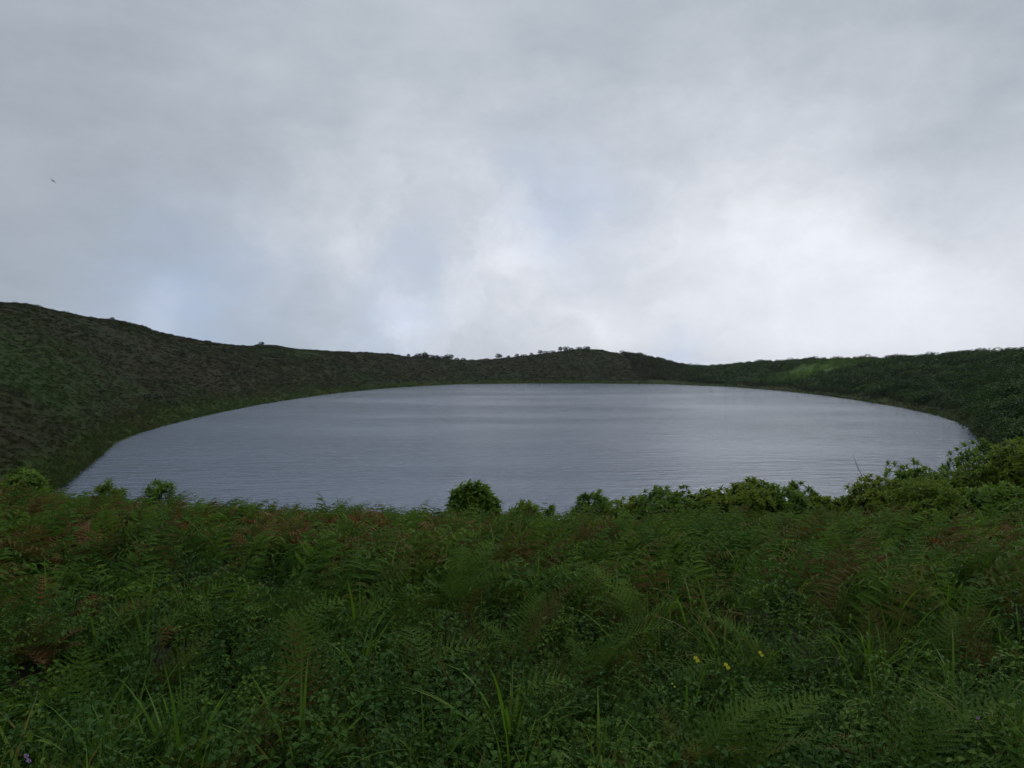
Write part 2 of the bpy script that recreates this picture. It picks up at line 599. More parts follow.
def np_mesh(name, verts, quads, mat, smooth=True):
    me = bpy.data.meshes.new(name)
    me.vertices.add(len(verts))
    me.vertices.foreach_set("co", verts.astype(np.float32).ravel())
    me.loops.add(quads.size)
    me.loops.foreach_set("vertex_index", quads.astype(np.int32).ravel())
    me.polygons.add(len(quads))
    me.polygons.foreach_set("loop_start", np.arange(0, quads.size, quads.shape[1], dtype=np.int32))
    me.polygons.foreach_set("loop_total", np.full(len(quads), quads.shape[1], np.int32))
    me.polygons.foreach_set("use_smooth", np.full(len(quads), smooth))
    me.materials.append(mat)
    me.update(calc_edges=True)
    return me


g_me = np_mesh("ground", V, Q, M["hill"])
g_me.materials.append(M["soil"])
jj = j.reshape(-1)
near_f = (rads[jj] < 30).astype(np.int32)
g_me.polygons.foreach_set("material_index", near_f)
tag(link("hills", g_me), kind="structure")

# lake
s = SH("lake_water")
p = s.n("ShaderNodeBsdfPrincipled")
p.inputs["Base Color"].default_value = (0.110, 0.145, 0.205, 1)
p.inputs["IOR"].default_value = 1.333
streak = s.remap(s.noise(0.035, 4.0, 0.55, stretch=(0.35, 1.0, 1.0)), 0.35, 0.68)
mr = s.n("ShaderNodeMapRange")
s.l(streak, mr.inputs[0])
mr.inputs[3].default_value, mr.inputs[4].default_value = 0.09, 0.16
s.l(mr.outputs[0], p.inputs["Roughness"])
hA = s.noise(0.9, 3.0, 0.6, stretch=(0.5, 1.5, 1.0))
hB = s.noise(2.3, 3.0, 0.6, stretch=(0.55, 1.5, 1.0))
hC = s.noise(0.42, 2.0, 0.6, stretch=(0.45, 1.4, 1.0))
hA = s.math("ADD", hA, s.math("MULTIPLY", hC, 1.2))
hh = s.math("ADD", s.math("MULTIPLY", hA, 0.18), s.math("MULTIPLY", hB, 0.14))
b = s.n("ShaderNodeBump")
b.inputs["Strength"].default_value = 1.0
b.inputs["Distance"].default_value = 1.0
s.l(hh, b.inputs["Height"])
s.l(b.outputs[0], p.inputs["Normal"])
s.l(p.outputs[0], s.o.inputs[0])
aw = np.linspace(-180, 179, 360)
rw = np.interp(aw, AZ, RS) + 12
c0 = (10.0, 190.0)
wb = MB()
ring = [(math.sin(math.radians(a)) * r, math.cos(math.radians(a)) * r, 0.0) for a, r in zip(aw, rw) if abs(a) < 52]
wb.v = [(0, 28, 0.0)] + ring
wb.f = [(0, k + 1, k) for k in range(1, len(ring))]
tag(link("lake_water", wb.mesh("lake_water", s.m)), kind="structure")


# ------------------------------------------------------------------ plant prototypes
def frond(L=0.8, W=0.34, a0=0.3, a1=1.75, stalk=0.3, npin=13, nleaf=9, mat=None, curl=0.15, seed=0, fat=1.0):
    rd = random.Random(seed)
    m = MB()
    n = 26
    pts, dirs = [], []
    p_ = Vector((0, 0, 0)); ang = a0
    for k in range(n + 1):
        t = k / n
        ang = a0 + (a1 - a0) * t ** 1.2
        d = Vector((math.sin(ang), 0.06 * math.sin(3 * t + seed), math.cos(ang))).normalized()
        pts.append(p_.copy()); dirs.append(d)
        p_ = p_ + d * (L / n)
    m.tube(pts[::2], [0.0035 * (1 - 0.8 * k / (n / 2)) for k in range(len(pts[::2]))], 3)
    for i_ in range(npin):
        u = i_ / (npin - 1)
        t = stalk + (1 - stalk) * u ** 0.9 * 0.985
        kf = t * n; k = min(int(kf), n - 1); fr = kf - k
        base = pts[k].lerp(pts[k + 1], fr); d = dirs[k]
        lp = W * (1 - u) ** 0.75 * (0.75 + 0.25 * min(1, u * 6)) + 0.012
        nl = max(2, int(nleaf * (lp / W) ** 0.7 + 0.5))
        for sgn in (-1, 1):
            lat = Vector((0, sgn, 0))
            nr_ = lat.cross(d).normalized() * sgn
            if nr_.z < 0 and ang < 1.4:
                nr_ = -nr_
            nr_ = d.cross(Vector((0, 1, 0))).normalized() * -1
            pd = (lat + d * (0.35 + 0.3 * u) + nr_ * rd.uniform(-0.15, 0.1)).normalized()
            prev = base
            ll = (lp * 0.045 + W * 0.028) * fat
            q = base
            step = lp / nl
            for c in range(nl):
                w = c / nl
                pd2 = (pd - nr_ * curl * w * 1.4 + d * 0.15 * w).normalized()
                q2 = q + pd2 * step
                perp = (d - pd2 * d.dot(pd2)).normalized()
                lw = ll * (1 - w * 0.75)
                # leaflet pair as two kites
                for s2 in (-1, 1):
                    tip = q + pd2 * step * 0.9 + perp * s2 * lw - nr_ * lw * 0.15
                    m.face([q, q + pd2 * step * 0.15 + perp * s2 * lw * 0.55, tip, q + pd2 * step * 0.95 + perp * s2 * lw * 0.25])
                q = q2
            m.face([q, q + perp_or(pd, nr_) * ll * 0.1, q + pd * step * 1.2, q - perp_or(pd, nr_) * ll * 0.1])
    return m.mesh("frond", mat)


def broad_frond(L, W, a1, mat, seed, npin=10, droop=0.5, width=0.12):
    """frond whose pinnae are whole pointed leaves"""
    rd = random.Random(seed)
    m = MB()
    n, p_, pts, dirs = 20, Vector((0, 0, 0)), [], []
    for k in range(n + 1):
        ang = 0.2 + (a1 - 0.2) * (k / n) ** 1.2
        d = Vector((math.sin(ang), 0.05 * math.sin(k * 0.2 + seed), math.cos(ang))).normalized()
        pts.append(p_.copy()); dirs.append(d)
        p_ = p_ + d * (L / n)
    m.tube(pts[::2], [0.004 * (1 - 0.08 * k) for k in range(len(pts[::2]))], 3)
    for i_ in range(npin):
        u = i_ / (npin - 1)
        k = min(n, int((0.25 + 0.75 * u) * n))
        d = dirs[k]
        up_ = d.cross(Vector((0, -1, 0))).normalized()
        if up_.z < 0:
            up_ = -up_
        lp = W * (1 - u) ** 0.8 + 0.03
        for sgn in (-1, 1):
            pd = (Vector((0, sgn, 0)) + d * (0.4 + 0.4 * u) + up_ * rd.uniform(-0.25, 0.15)).normalized()
            m.leaf(pts[k], pd, up_, lp * rd.uniform(0.85, 1.1), lp * width + 0.008, 0.15, droop)
    return m.mesh("frond", mat)


def perp_or(a, b):
    return a.cross(b).normalized()


def tuft(n, L, W, lean, mat, seed=0, spread=0.06, droop=1.5):
    rd = random.Random(seed)
    m = MB()
    for _ in range(n):
        yaw = rd.uniform(0, 2 * math.pi)
        l_ = L * rd.uniform(0.55, 1.15); w_ = W * rd.uniform(0.7, 1.2)
        a = rd.uniform(0.05, lean); dr = droop * rd.uniform(0.3, 1.1)
        p_ = Vector((math.cos(yaw), math.sin(yaw), 0)) * rd.uniform(0, spread)
        side = Vector((-math.sin(yaw + rd.uniform(-.5, .5)), math.cos(yaw), 0)).normalized()
        le, ri = [], []
        ns = 7
        for k in range(ns + 1):
            t = k / ns
            ww = w_ * (0.55 + 0.9 * t if t < 0.45 else (1 - t) / 0.55 * 0.96 + 0.03) * 0.5
            aa = a + dr * t ** 1.6
            le.append(p_ - side * ww); ri.append(p_ + side * ww)
            p_ = p_ + Vector((math.cos(yaw) * math.sin(aa), math.sin(yaw) * math.sin(aa), math.cos(aa))) * (l_ / ns)
        m.strip(le, ri)
    return m.mesh("tuft", mat)


def weed(mat, seed=0, stems=6, H=0.22, leaf=0.045, wide=0.55):
    rd = random.Random(seed)
    m = MB()
    for _ in range(stems):
        yaw = rd.uniform(0, 2 * math.pi); lean = rd.uniform(0.1, 0.9); h = H * rd.uniform(0.6, 1.15)
        d = Vector((math.cos(yaw) * math.sin(lean), math.sin(yaw) * math.sin(lean), math.cos(lean)))
        pts = [d * h * t + Vector((0, 0, 0.25 * h * t * t)) for t in (0, .33, .66, 1)]
        m.tube(pts, [0.0025, 0.002, 0.0016, 0.001], 3)
        nn = 5
        for k in range(nn):
            t = 0.3 + 0.7 * k / (nn - 1)
            q = d * h * t + Vector((0, 0, 0.25 * h * t * t))
            yy = rd.uniform(0, 3.14) if k == 0 else yy + 1.57 + rd.uniform(-.3, .3)
            for s2 in (0, math.pi):
                el = rd.uniform(-0.1, 0.55)
                ld = Vector((math.cos(yy + s2) * math.cos(el), math.sin(yy + s2) * math.cos(el), math.sin(el)))
                ln = leaf * rd.uniform(0.7, 1.2) * (1.1 - 0.4 * abs(t - 0.6))
                m.leaf(q, ld, Vector((0, 0, 1)), ln, ln * wide, 0.2, 0.35)
        m.leaf(pts[-1], (d + Vector((0, 0, .5))).normalized(), Vector((1, 0, .2)), leaf * .7, leaf * .3)
    return m.mesh("weed", mat)


def clump(mat, seed, n=90, R=0.7, H=0.55, leaf=0.22):
    """dome of leaf-sized faces, seen from far off"""
    rd = random.Random(seed)
    m = MB()
    for _ in range(n):
        z = rd.random() ** 0.6
        a = rd.uniform(0, 2 * math.pi); rr_ = R * math.sqrt(max(0, 1 - z * z)) * rd.uniform(0.5, 1.05)
        c = Vector((math.cos(a) * rr_, math.sin(a) * rr_, z * H * rd.uniform(0.75, 1.1)))
        dr = (Vector((math.cos(a), math.sin(a), rd.uniform(-0.3, 0.8)))).normalized()
        m.leaf(c, dr, Vector((rd.uniform(-.5, .5), rd.uniform(-.5, .5), 1)), leaf * rd.uniform(.7, 1.4), leaf * rd.uniform(.35, .6))
    return m.mesh("clump", mat)


# ------------------------------------------------------------------ scattering of uncountable ground cover
def scatter(name, label, cat, protos, pts, rot, scl, idx):
    me = bpy.data.meshes.new(name)
    me.vertices.add(len(pts))
    me.vertices.foreach_set("co", np.asarray(pts, np.float32).ravel())
    for an, ty, dat in (("rot", "FLOAT_VECTOR", rot), ("scl", "FLOAT", scl), ("idx", "INT", idx)):
        at = me.attributes.new(an, ty, "POINT")
        if ty == "FLOAT_VECTOR":
            at.data.foreach_set("vector", np.asarray(dat, np.float32).ravel())
        else:
            at.data.foreach_set("value", np.asarray(dat, np.int32 if ty == "INT" else np.float32))
    o = link(name, me)
    tag(o, label, cat, None, "stuff")
    g = bpy.data.node_groups.new(name, "GeometryNodeTree")
    g.interface.new_socket("Geometry", in_out="INPUT", socket_type="NodeSocketGeometry")
    g.interface.new_socket("Geometry", in_out="OUTPUT", socket_type="NodeSocketGeometry")
    gi, go = g.nodes.new("NodeGroupInput"), g.nodes.new("NodeGroupOutput")
    iop = g.nodes.new("GeometryNodeInstanceOnPoints")
    iop.inputs["Pick Instance"].default_value = True
    jn = g.nodes.new("GeometryNodeJoinGeometry")
    for pm in protos:
        po = bpy.data.objects.new("prototype", pm)
        oi = g.nodes.new("GeometryNodeObjectInfo")
        oi.inputs["Object"].default_value = po
        gt = g.nodes.new("GeometryNodeGeometryToInstance")
        g.links.new(oi.outputs["Geometry"], gt.inputs[0])
        g.links.new(gt.outputs[0], jn.inputs[0])
    for an, dt, sock in (("rot", "FLOAT_VECTOR", "Rotation"), ("scl", "FLOAT", "Scale"), ("idx", "INT", "Instance Index")):
        na_ = g.nodes.new("GeometryNodeInputNamedAttribute")
        na_.data_type = dt
        na_.inputs["Name"].default_value = an
        g.links.new([q for q in na_.outputs if q.enabled and q.name == "Attribute"][0], iop.inputs[sock])
    g.links.new(gi.outputs[0], iop.inputs["Points"])
    g.links.new(jn.outputs[0], iop.inputs["Instance"])
    g.links.new(iop.outputs[0], go.inputs[0])
    md = o.modifiers.new("scatter", "NODES")
    md.node_group = g
    return o


def wedge(n, r0, r1, a=46, power=1.0):
    """random points in the wedge of ground before the camera; power<2 crowds them towards it"""
    u = rng.random(n)
    r = (r0 ** power + (r1 ** power - r0 ** power) * u) ** (1 / power)
    az = np.radians(rng.uniform(-a, a, n))
    return np.sin(az) * r, np.cos(az) * r, r


def place(x, y, sink=0.02):
    return np.stack([x, y, hgt(x, y) - sink], -1)


def cover(name, label, cat, protos, x, y, smin, smax, yaw=None, tilt=0.2, sink=0.02):
    n = len(x)
    rot = np.stack([rng.normal(0, tilt, n), rng.normal(0, tilt, n), rng.uniform(0, 6.283, n) if yaw is None else yaw], -1)
    return scatter(name, label, cat, protos, place(x, y, sink), rot, rng.uniform(smin, smax, n), rng.integers(0, len(protos), n))


def keep(x, y, prob):
    k = rng.random(len(x)) < prob
    return x[k], y[k]


# broad-leaf weeds: thick near the camera and on the left
x, y, r = wedge(15000, 0.9, 10, 50, 1.4)
pw = np.clip(1.15 - (r - 2.2) / 4.5, 0.12, 1) * np.clip(0.75 + 0.8 * fbm(x, y, 1.2, 2, 11) - 0.08 * x, 0.25, 1)
x, y = keep(x, y, pw)
cover("weeds", "dark green broad-leaved weeds carpeting the ground nearest the viewer", "weeds",
      [weed(M["weed"], k, 6 + k % 3, 0.19 + 0.03 * (k % 3), 0.027 + 0.007 * (k % 2), 0.5 + 0.12 * (k % 2)) for k in range(6)], x, y, 0.8, 1.5, tilt=0.25)

# a second, narrow-leaved weed
x, y, r = wedge(5000, 1.0, 10, 50, 1.35)
x, y = keep(x, y, np.clip(0.3 + 1.2 * fbm(x, y, 1.0, 2, 15) + 0.03 * x, 0.05, 1) * np.clip(1.2 - r / 9, 0.1, 1))
cover("narrow_weeds", "narrow-leaved weeds standing up through the low ground cover", "weeds",
      [weed(M["weed"], 20 + k, 4, 0.28, 0.05, 0.22) for k in range(4)], x, y, 0.8, 1.4, tilt=0.25)

# grass tufts
x, y, r = wedge(11000, 1.0, 17, 50, 1.35)
pg = np.clip(0.26 + 0.04 * x + 0.2 * np.exp(-((r - 2.5) / 1.5) ** 2) + 1.3 * fbm(x, y, 1.8, 2, 21) + 0.03 * x, 0.06, 1)
x, y = keep(x, y, pg)
cover("grass", "bright green grass blades arching up among the ferns and weeds", "grass",
      [tuft(8 + 3 * (k % 2), 0.48 + 0.08 * (k % 3), 0.012 + 0.004 * (k % 3), 0.8, M["grass"], k + 40) for k in range(6)], x, y, 0.55, 1.2, tilt=0.12)

# fine grass, mostly the right and far part of the rise
x, y, r = wedge(15000, 2.0, 18, 50, 1.5)
pf = 0.7 * np.clip(0.2 + 0.06 * x + 0.03 * (r - 5) + 1.0 * fbm(x, y, 2.5, 2, 31), 0.05, 1)
x, y = keep(x, y, pf)
cover("fine_grass", "fine feathery grass thick on the right of the rise", "grass",
      [tuft(15, 0.30 + 0.05 * (k % 3), 0.0075, 1.0, M["wisp"], k + 60, 0.12, 1.3) for k in range(4)], x, y, 0.7, 1.4, tilt=0.15)

# bracken
fr = [frond(0.66 + 0.08 * (k % 3), 0.20 + 0.03 * (k % 2), 0.15 + 0.1 * (k % 3), (1.05, 1.7, 1.35)[k % 3], 0.28, 14, 7, M["bracken"], 0.1 + 0.05 * (k % 2), k) for k in range(6)]
x, y, r = wedge(21000, 1.6, 19, 50, 1.5)
pb = np.clip(0.42 + 0.9 * fbm(x, y, 2.2, 2, 41) + 0.05 * (r - 4) - 0.02 * x, 0.04, 1) * np.clip((r - 1.2) / 2.5, 0.1, 1)
pb *= 1 - 0.75 * np.exp(-((x + 2.7) / 1.2) ** 2 - ((y - 9.2) / 0.8) ** 2) - 0.5 * np.exp(-((x + 5.6) / 1.8) ** 2 - ((y - 10.2) / 1.0) ** 2)
x, y = keep(x, y, pb)
yaw = rng.normal(0.1, 1.1, len(x))
r = np.hypot(x, y)
nf = r < 6.0
cover("bracken", "feathery green bracken in the nearer part of the rise", "ferns", fr, x[nf], y[nf], 0.45, 1.0, yaw[nf], 0.28)
ff = [broad_frond(0.62 + 0.08 * (k % 3), 0.24, (1.1, 1.5, 1.75)[k % 3], M["bracken"], 30 + k) for k in range(6)]
cover("brow_bracken", "dense green bracken covering the brow above the lake", "ferns", ff, x[~nf], y[~nf], 0.55, 1.15, yaw[~nf], 0.25)

# dead reddish bracken, patches along the brow
df = [frond(0.55, 0.15, 0.3, 1.9, 0.2, 12, 6, M["dead"], 0.7, 70 + k) for k in range(4)]
x, y, r = wedge(11000, 2.5, 17, 50, 1.6)
pd_ = np.clip((fbm(x, y, 1.6, 3, 51) - 0.04 - 0.025 * x) * 3.0, 0.0, 0.85) * np.clip((r - 5) / 3.5, 0.02, 1)
pd_ *= np.where(r < 6.5, 0.25, 1.0) * np.where((x > 0) & (r < 8), 0.1, 1.0)
pd_ += 1.0 * np.exp(-((x + 2.7) / 1.3) ** 2 - ((y - 9.3) / 0.9) ** 2) + 0.8 * np.exp(-((x + 5.6) / 1.8) ** 2 - ((y - 10.2) / 1.0) ** 2)
x, y = keep(x, y, pd_)
cover("dead_bracken", "rust-brown withered bracken scattered among the green along the brow", "dead ferns", df + [broad_frond(0.5, 0.17, 1.9, M["dead"], 90 + k, 9, 1.0, 0.14) for k in range(4)], x, y, 0.55, 1.0, None, 0.35, sink=-0.10)

# low growth of the hillsides round the lake
x, y, r = wedge(120000, 40, 520, 41, 1.5)
azd = np.degrees(np.arctan2(x, y))
rs_, rr_2 = np.interp(azd, AZ, RS), np.interp(azd, AZ, RR)
ok = (r > rs_ + 1.0) & (r < rr_2 + 14)
x, y, r, azd, rs_ = (q[ok] for q in (x, y, r, azd, rs_))
east = (x > 75) | (azd > 22)
hx, hy = x[~east], y[~east]
x2, y2, r2 = wedge(60000, 38, 190, 42, 1.7)
a2 = np.degrees(np.arctan2(x2, y2))
o2 = (x2 < -15) & (r2 > np.interp(a2, AZ, RS) + 4) & (r2 < np.interp(a2, AZ, RR) + 5) & (rng.random(60000) < np.clip((190 - r2) / 90, 0, 1))
hx, hy = np.concatenate([hx, x2[o2]]), np.concatenate([hy, y2[o2]])
keepm = rng.random(len(hx)) < np.clip(0.9 + 0.5 * fbm(hx, hy, 12, 2, 61), 0.2, 1)
hx, hy = hx[keepm], hy[keepm]
hr_ = np.hypot(hx, hy)
cl = [clump(M["hill_leaf"], 100 + k, 70, 0.8, 0.28 + 0.1 * (k % 2), 0.24) for k in range(4)]
n = len(hx)
scatter("hillside_bracken", "low brownish-green bracken covering the western and far slopes", "undergrowth", cl, place(hx, hy, 0.15),
        np.stack([rng.normal(0, .15, n), rng.normal(0, .15, n), rng.uniform(0, 6.28, n)], -1), rng.uniform(0.5, 1.1, n) * np.clip(hr_ / 220, 0.6, 1.3), rng.integers(0, 4, n))
ex, ey = x[east], y[east]
er, ea = np.hypot(ex, ey), np.degrees(np.arctan2(ex, ey))
d_sh = er - np.interp(ea, AZ, RS)
sx, sy, sr_ = hill_point(815, 371)
open_ = np.exp(-(((ex - sx) / 30) ** 2 + ((ey - sy) / 45) ** 2) * 1.2)
km = (rng.random(len(ex)) < np.clip((d_sh - 14) / 10, 0, 0.42) * (1 - 0.93 * open_))
ex, ey, er = ex[km], ey[km], er[km]
sc = [clump(M["hill_leaf"], 120 + k, 260, 2.0, 1.5 + 0.35 * (k % 3), 0.36) for k in range(5)]
n = len(ex)
scatter("hillside_scrub", "dense dark green scrub covering the eastern slope", "undergrowth", sc, place(ex, ey, 0.2),
        np.stack([rng.normal(0, .1, n), rng.normal(0, .1, n), rng.uniform(0, 6.28, n)], -1), rng.uniform(0.6, 1.35, n) * (1 + 0.5 * fbm(ex, ey, 15, 2, 71)), rng.integers(0, 5, n))
# sedge belt at the water's edge
az = rng.uniform(-40, 41, 9000)
rs_ = np.interp(az, AZ, RS)
r = rs_ + rng.random(9000) ** 1.5 * 16 * np.clip(rs_ / 100, 0.6, 1.8) + 0.2
x, y = np.sin(np.radians(az)) * r, np.cos(np.radians(az)) * r
sd_ = SH("sedge")
M["sedge"] = sd_.leafy(sd_.mix(sd_.remap(sd_.noise(0.08, 3.0), 0.35, 0.65), (0.045, 0.080, 0.015), (0.065, 0.075, 0.020)), 0.6, 0.25, 0.15)
cover("sedge", "green sedge and grass belt along the water's edge", "grass",
      [tuft(26, 0.6, 0.06, 1.1, M["sedge"], 80 + k, 0.6, 0.8) for k in range(3)], x, y, 0.5, 1.0, tilt=0.1)


# ------------------------------------------------------------------ shrubs near the viewer
def at(px, dist):
    """place on the ground: bearing given by picture column, distance along the view"""
    return ((px - 512) / F_PX * dist, dist)


def shrub(name, label, cat, px, dist, wpx, hpx, mat, n_ros=90, leaf=0.11, group=None, seed=0, lift=0.0, narrow=0.30, depth=0.8):
    rd = random.Random(seed)
    k = dist / F_PX
    R, H = wpx * k / 2, hpx * k + 0.30
    x, y = at(px, dist)
    e = link(name, None)
    e.location = (x, y, hz(x, y) - 0.05 + lift)
    tag(e, label, cat, group)
    fo, st = MB(), MB()
    lob = [(rd.uniform(0, 6.28), rd.uniform(0.75, 1.12)) for _ in range(7)]
    for _ in range(n_ros):
        u = rd.random()
        z = u ** 0.7
        a = rd.uniform(0, 2 * math.pi)
        bulge = 0.0
        for la, ls in lob:
            bulge += max(0, math.cos(a - la)) ** 4 * (ls - 0.93)
        rad = (1 + bulge) * (math.sqrt(max(0.0, 1 - max(0, (z - 0.3) / 0.7) ** 5)) * 0.85 + 0.15) * rd.random() ** 0.4 * (0.75 + 0.25 * min(1, z / 0.4))
        c = Vector((math.cos(a) * R * rad, math.sin(a) * R * rad * depth, z * H * (rd.uniform(0.85, 1.04) + 0.5 * bulge)))
        out_ = Vector((c.x / max(R, .01), c.y / max(R, .01), 0.55 + z * 0.9)).normalized()
        # stem to the rosette
        if rd.random() < 0.4:
            b0 = Vector((rd.uniform(-.05, .05), rd.uniform(-.05, .05), 0))
            mid = b0.lerp(c, 0.5) + Vector((c.x * .12, c.y * .12, -0.03))
            st.tube([b0, mid, c], [0.012, 0.008, 0.004], 4)
        nl = rd.randint(9, 13)
        u1 = out_.orthogonal().normalized(); u2 = out_.cross(u1)
        for q in range(nl):
            th = q * 2.4
            el = 1.25 - 1.15 * q / nl
            el = rd.uniform(-0.12, 0.12) + (0.15 + 1.0 * (1 - q / nl))
            d = (u1 * math.cos(th) + u2 * math.sin(th)) * math.cos(el) + out_ * math.sin(el)
            ln = leaf * rd.uniform(0.7, 1.2)
            fo.leaf(c + out_ * 0.012 * (nl - q) / nl * 2, d, out_, ln, ln * narrow, 0.2, 0.45)
    link("foliage", fo.mesh("foliage", mat), e)
    link("stem", st.mesh("stem", M["bark"]), e)
    return e


S, S2 = M["shrub"], M["shrub2"]
shrub("shrub", "rounded leafy green shrub standing alone against the middle of the lake", "shrub", 474, 12.3, 50, 41, S, 300, 0.13, seed=1, narrow=.40)
shrub("shrub", "leafy green shrub at the foot of the left slope by the lake's near corner", "shrub", 20, 14.5, 46, 38, S, 230, 0.13, lift=0.13, seed=2)
shrub("shrub", "small spiky rosette shrub silhouetted on the water at the left", "shrub", 157, 13.2, 30, 28, S, 80, 0.15, lift=0.14, seed=3, narrow=.2)
shrub("shrub", "low half-hidden shrub between the left slope and the spiky rosette shrub", "shrub", 106, 13.2, 32, 22, S2, 80, 0.13, lift=0.2, seed=4)
shrub("shrub", "low drooping-leaved shrub just right of the lone rounded shrub", "shrub", 527, 12.3, 36, 17, S2, 90, 0.13, lift=0.1, seed=5)
shrub("shrub", "tiny dark sprig shrub with an upright shoot beside a gap in the brow", "shrub", 552, 12.2, 16, 15, S, 40, 0.09, lift=0.1, seed=6)
G = "shrubs lining the brow on the right"
row = [(596, 12.6, 32, 24, S, "dark rounded shrub at the left end of the shrub row"),
       (632, 12.8, 40, 26, S2, "second shrub from the left end of the shrub row, yellowish-green top"),
       (672, 12.6, 56, 36, S, "tallest bushy green shrub in the middle of the low row"),
       (712, 12.6, 44, 29, S2, "broad shrub right of the tallest one in the low row"),
       (748, 12.3, 44, 24, S2, "pale green low shrub in the flat stretch of the row"),
       (786, 12.4, 46, 27, S, "dark green low shrub where the row starts to dip"),
       (822, 12.4, 36, 20, S2, "small shrub in the dip of the row near the bare twig"),
       (850, 12.4, 34, 22, S, "small dark shrub at the foot of the bare twig"),
       (886, 12.2, 56, 40, S2, "shrub at the sloping left end of the big thicket"),
       (922, 12.2, 60, 56, S, "tall green shrub in the big thicket, stepped outline over the water"),
       (958, 11.6, 62, 58, S2, "yellow-green shrub in front of the far right shore"),
       (996, 12.0, 66, 66, S, "tallest thicket shrub close to the right border"),
       (1036, 11.6, 70, 72, S2, "shrub cut by the right border of the picture"),
       (940, 10.9, 60, 34, S2, "low yellow-green shrub in front of the big thicket"),
       (1000, 10.7, 64, 36, S, "low shrub with dark gaps in front of the tallest thicket shrub")]
for k, (px, d, w, h, m_, lb) in enumerate(row):
    shrub("shrub", lb, "shrub", px, d, w * 1.4, h + (2 if px < 840 else 5), m_, int(170 + w * 5), 0.095, G, 20 + k, narrow=0.38, depth=0.9, lift=0.10 if px < 840 else 0.0)

# bare twig leaning out of the shrub row
tw = MB()
x, y = at(872, 12.6)
P0 = Vector((0, 0, 0.15))
k = 12.6 / F_PX
P1 = Vector((-17 * k, 0.05, 0.15 + 50 * k))
tw.tube([P0, P0.lerp(P1, .5) + Vector((.02, 0, .02)), P1], [0.008, 0.006, 0.002], 5)
for t, dx, dz in ((.3, -8, 10), (.42, 8, 9), (.55, -6, 4), (.68, -3, 9), (.35, 12, 4), (.2, 10, 14)):
    q = P0.lerp(P1, t)
    tw.tube([q, q + Vector((dx * k, 0.02, dz * k))], [0.004, 0.0015], 4)
o = link("bare_twig", tw.mesh("bare_twig", M["dry_stem"]))
o.location = (x, y, hz(x, y) + 0.45)
tag(o, "thin leafless twig leaning left out of the shrub row over the water", "twig")

# ------------------------------------------------------------------ single large fern fronds and grasses close up


def plant(name, label, cat, meshes, x, y, z=None, yaw=0.0, group=None, tilt=0.0):
    """meshes: list of (part name, mesh, yaw, scale)"""
    e = link(name, None)
    e.location = (x, y, hz(x, y) if z is None else z)
    e.rotation_euler = (tilt, 0, yaw)
    tag(e, label, cat, group)
    for pn, me, yw, s_ in meshes:
        c = link(pn, me, e)
        c.rotation_euler = (0, 0, yw)
        c.scale = (s_, s_, s_)
    return e


def at_px(px, py, lift=0.25):
    """ground point under a plant whose top appears at this picture point"""
    d = px_dir(px, py)
    r = np.geomspace(1.2, 30, 800)
    hd = math.hypot(d.x, d.y)
    x, y = d.x / hd * r, d.y / hd * r
    z = CAM_H + d.z / hd * r
    g = hgt(x, y) + lift
    k = np.nonzero(g > z)[0]
    k = k[0] if len(k) else -1
    return float(x[k]), float(y[k])


big = [frond(1.0, 0.26, 0.1, (1.3, 1.6, 1.45)[k], 0.3, 18, 12, M["bracken"], 0.12, 200 + k) for k in range(3)]
for k, (px, py, yw, lb) in enumerate([
        (520, 632, 0.4, "large pale green bracken fern arching to the right below the middle"),
        (595, 650, -0.3, "grey-green bracken fern with comb-like drooping leaflets right of the pale one"),
        (770, 650, 3.0, "bracken fern leaning left behind the yellow flowers"),
        (690, 740, -0.5, "big bracken fern filling the bottom edge right of centre"),
        (735, 752, 0.2, "bright bracken fern lying low along the bottom edge"),
        (900, 760, 0.0, "bracken fern at the bottom edge below the dead orange fern"),
        (640, 610, 2.6, "yellowish bracken fern rising right of centre"),
        (460, 580, 0.8, "bright bracken tuft left of centre in the fern belt")]):
    x, y = at_px(px, py, 0.4)
    plant("fern", lb, "fern", [("frond", big[k % 3], yw, 0.8), ("frond", big[(k + 1) % 3], yw + 0.7, 0.7), ("frond", big[(k + 2) % 3], yw - 0.8, 0.66),
                               ("frond", big[k % 3], yw + 2.4, 0.5)], x, y, hz(x, y) + 0.06)

for k, (px, py, sc1, lb) in enumerate([
        (185, 745, 0.9, "broad-bladed grass clump at the bottom edge on the left"),
        (300, 735, 1.0, "long-bladed grass clump at the bottom edge left of centre"),
        (510, 700, 1.1, "tall grass clump with pale stalks at the bottom middle"),
        (425, 745, 0.8, "grass clump low among weeds left of the tall stalks"),
        (600, 745, 0.9, "wide grass clump at the bottom edge right of the tall stalks"),
        (870, 640, 0.9, "arching grass clump right of the yellow flowers"),
        (990, 690, 0.9, "grass clump beside the dead leaves near the right border"),
        (965, 600, 0.8, "bright grass clump below the big thicket"),
        (360, 640, 0.8, "upright grass clump left of the pale bracken")]):
    x, y = at_px(px, py, 0.38)
    plant("grass_clump", lb, "grass", [("blades", tuft(13, 0.60, 0.018, 0.8, M["grass"], 300 + k, 0.05, 1.8), 0, sc1), ("blades", tuft(9, 0.42, 0.014, 1.0, M["grass"], 330 + k, 0.12, 1.2), 0, sc1)], x, y, hz(x, y) + 0.10)

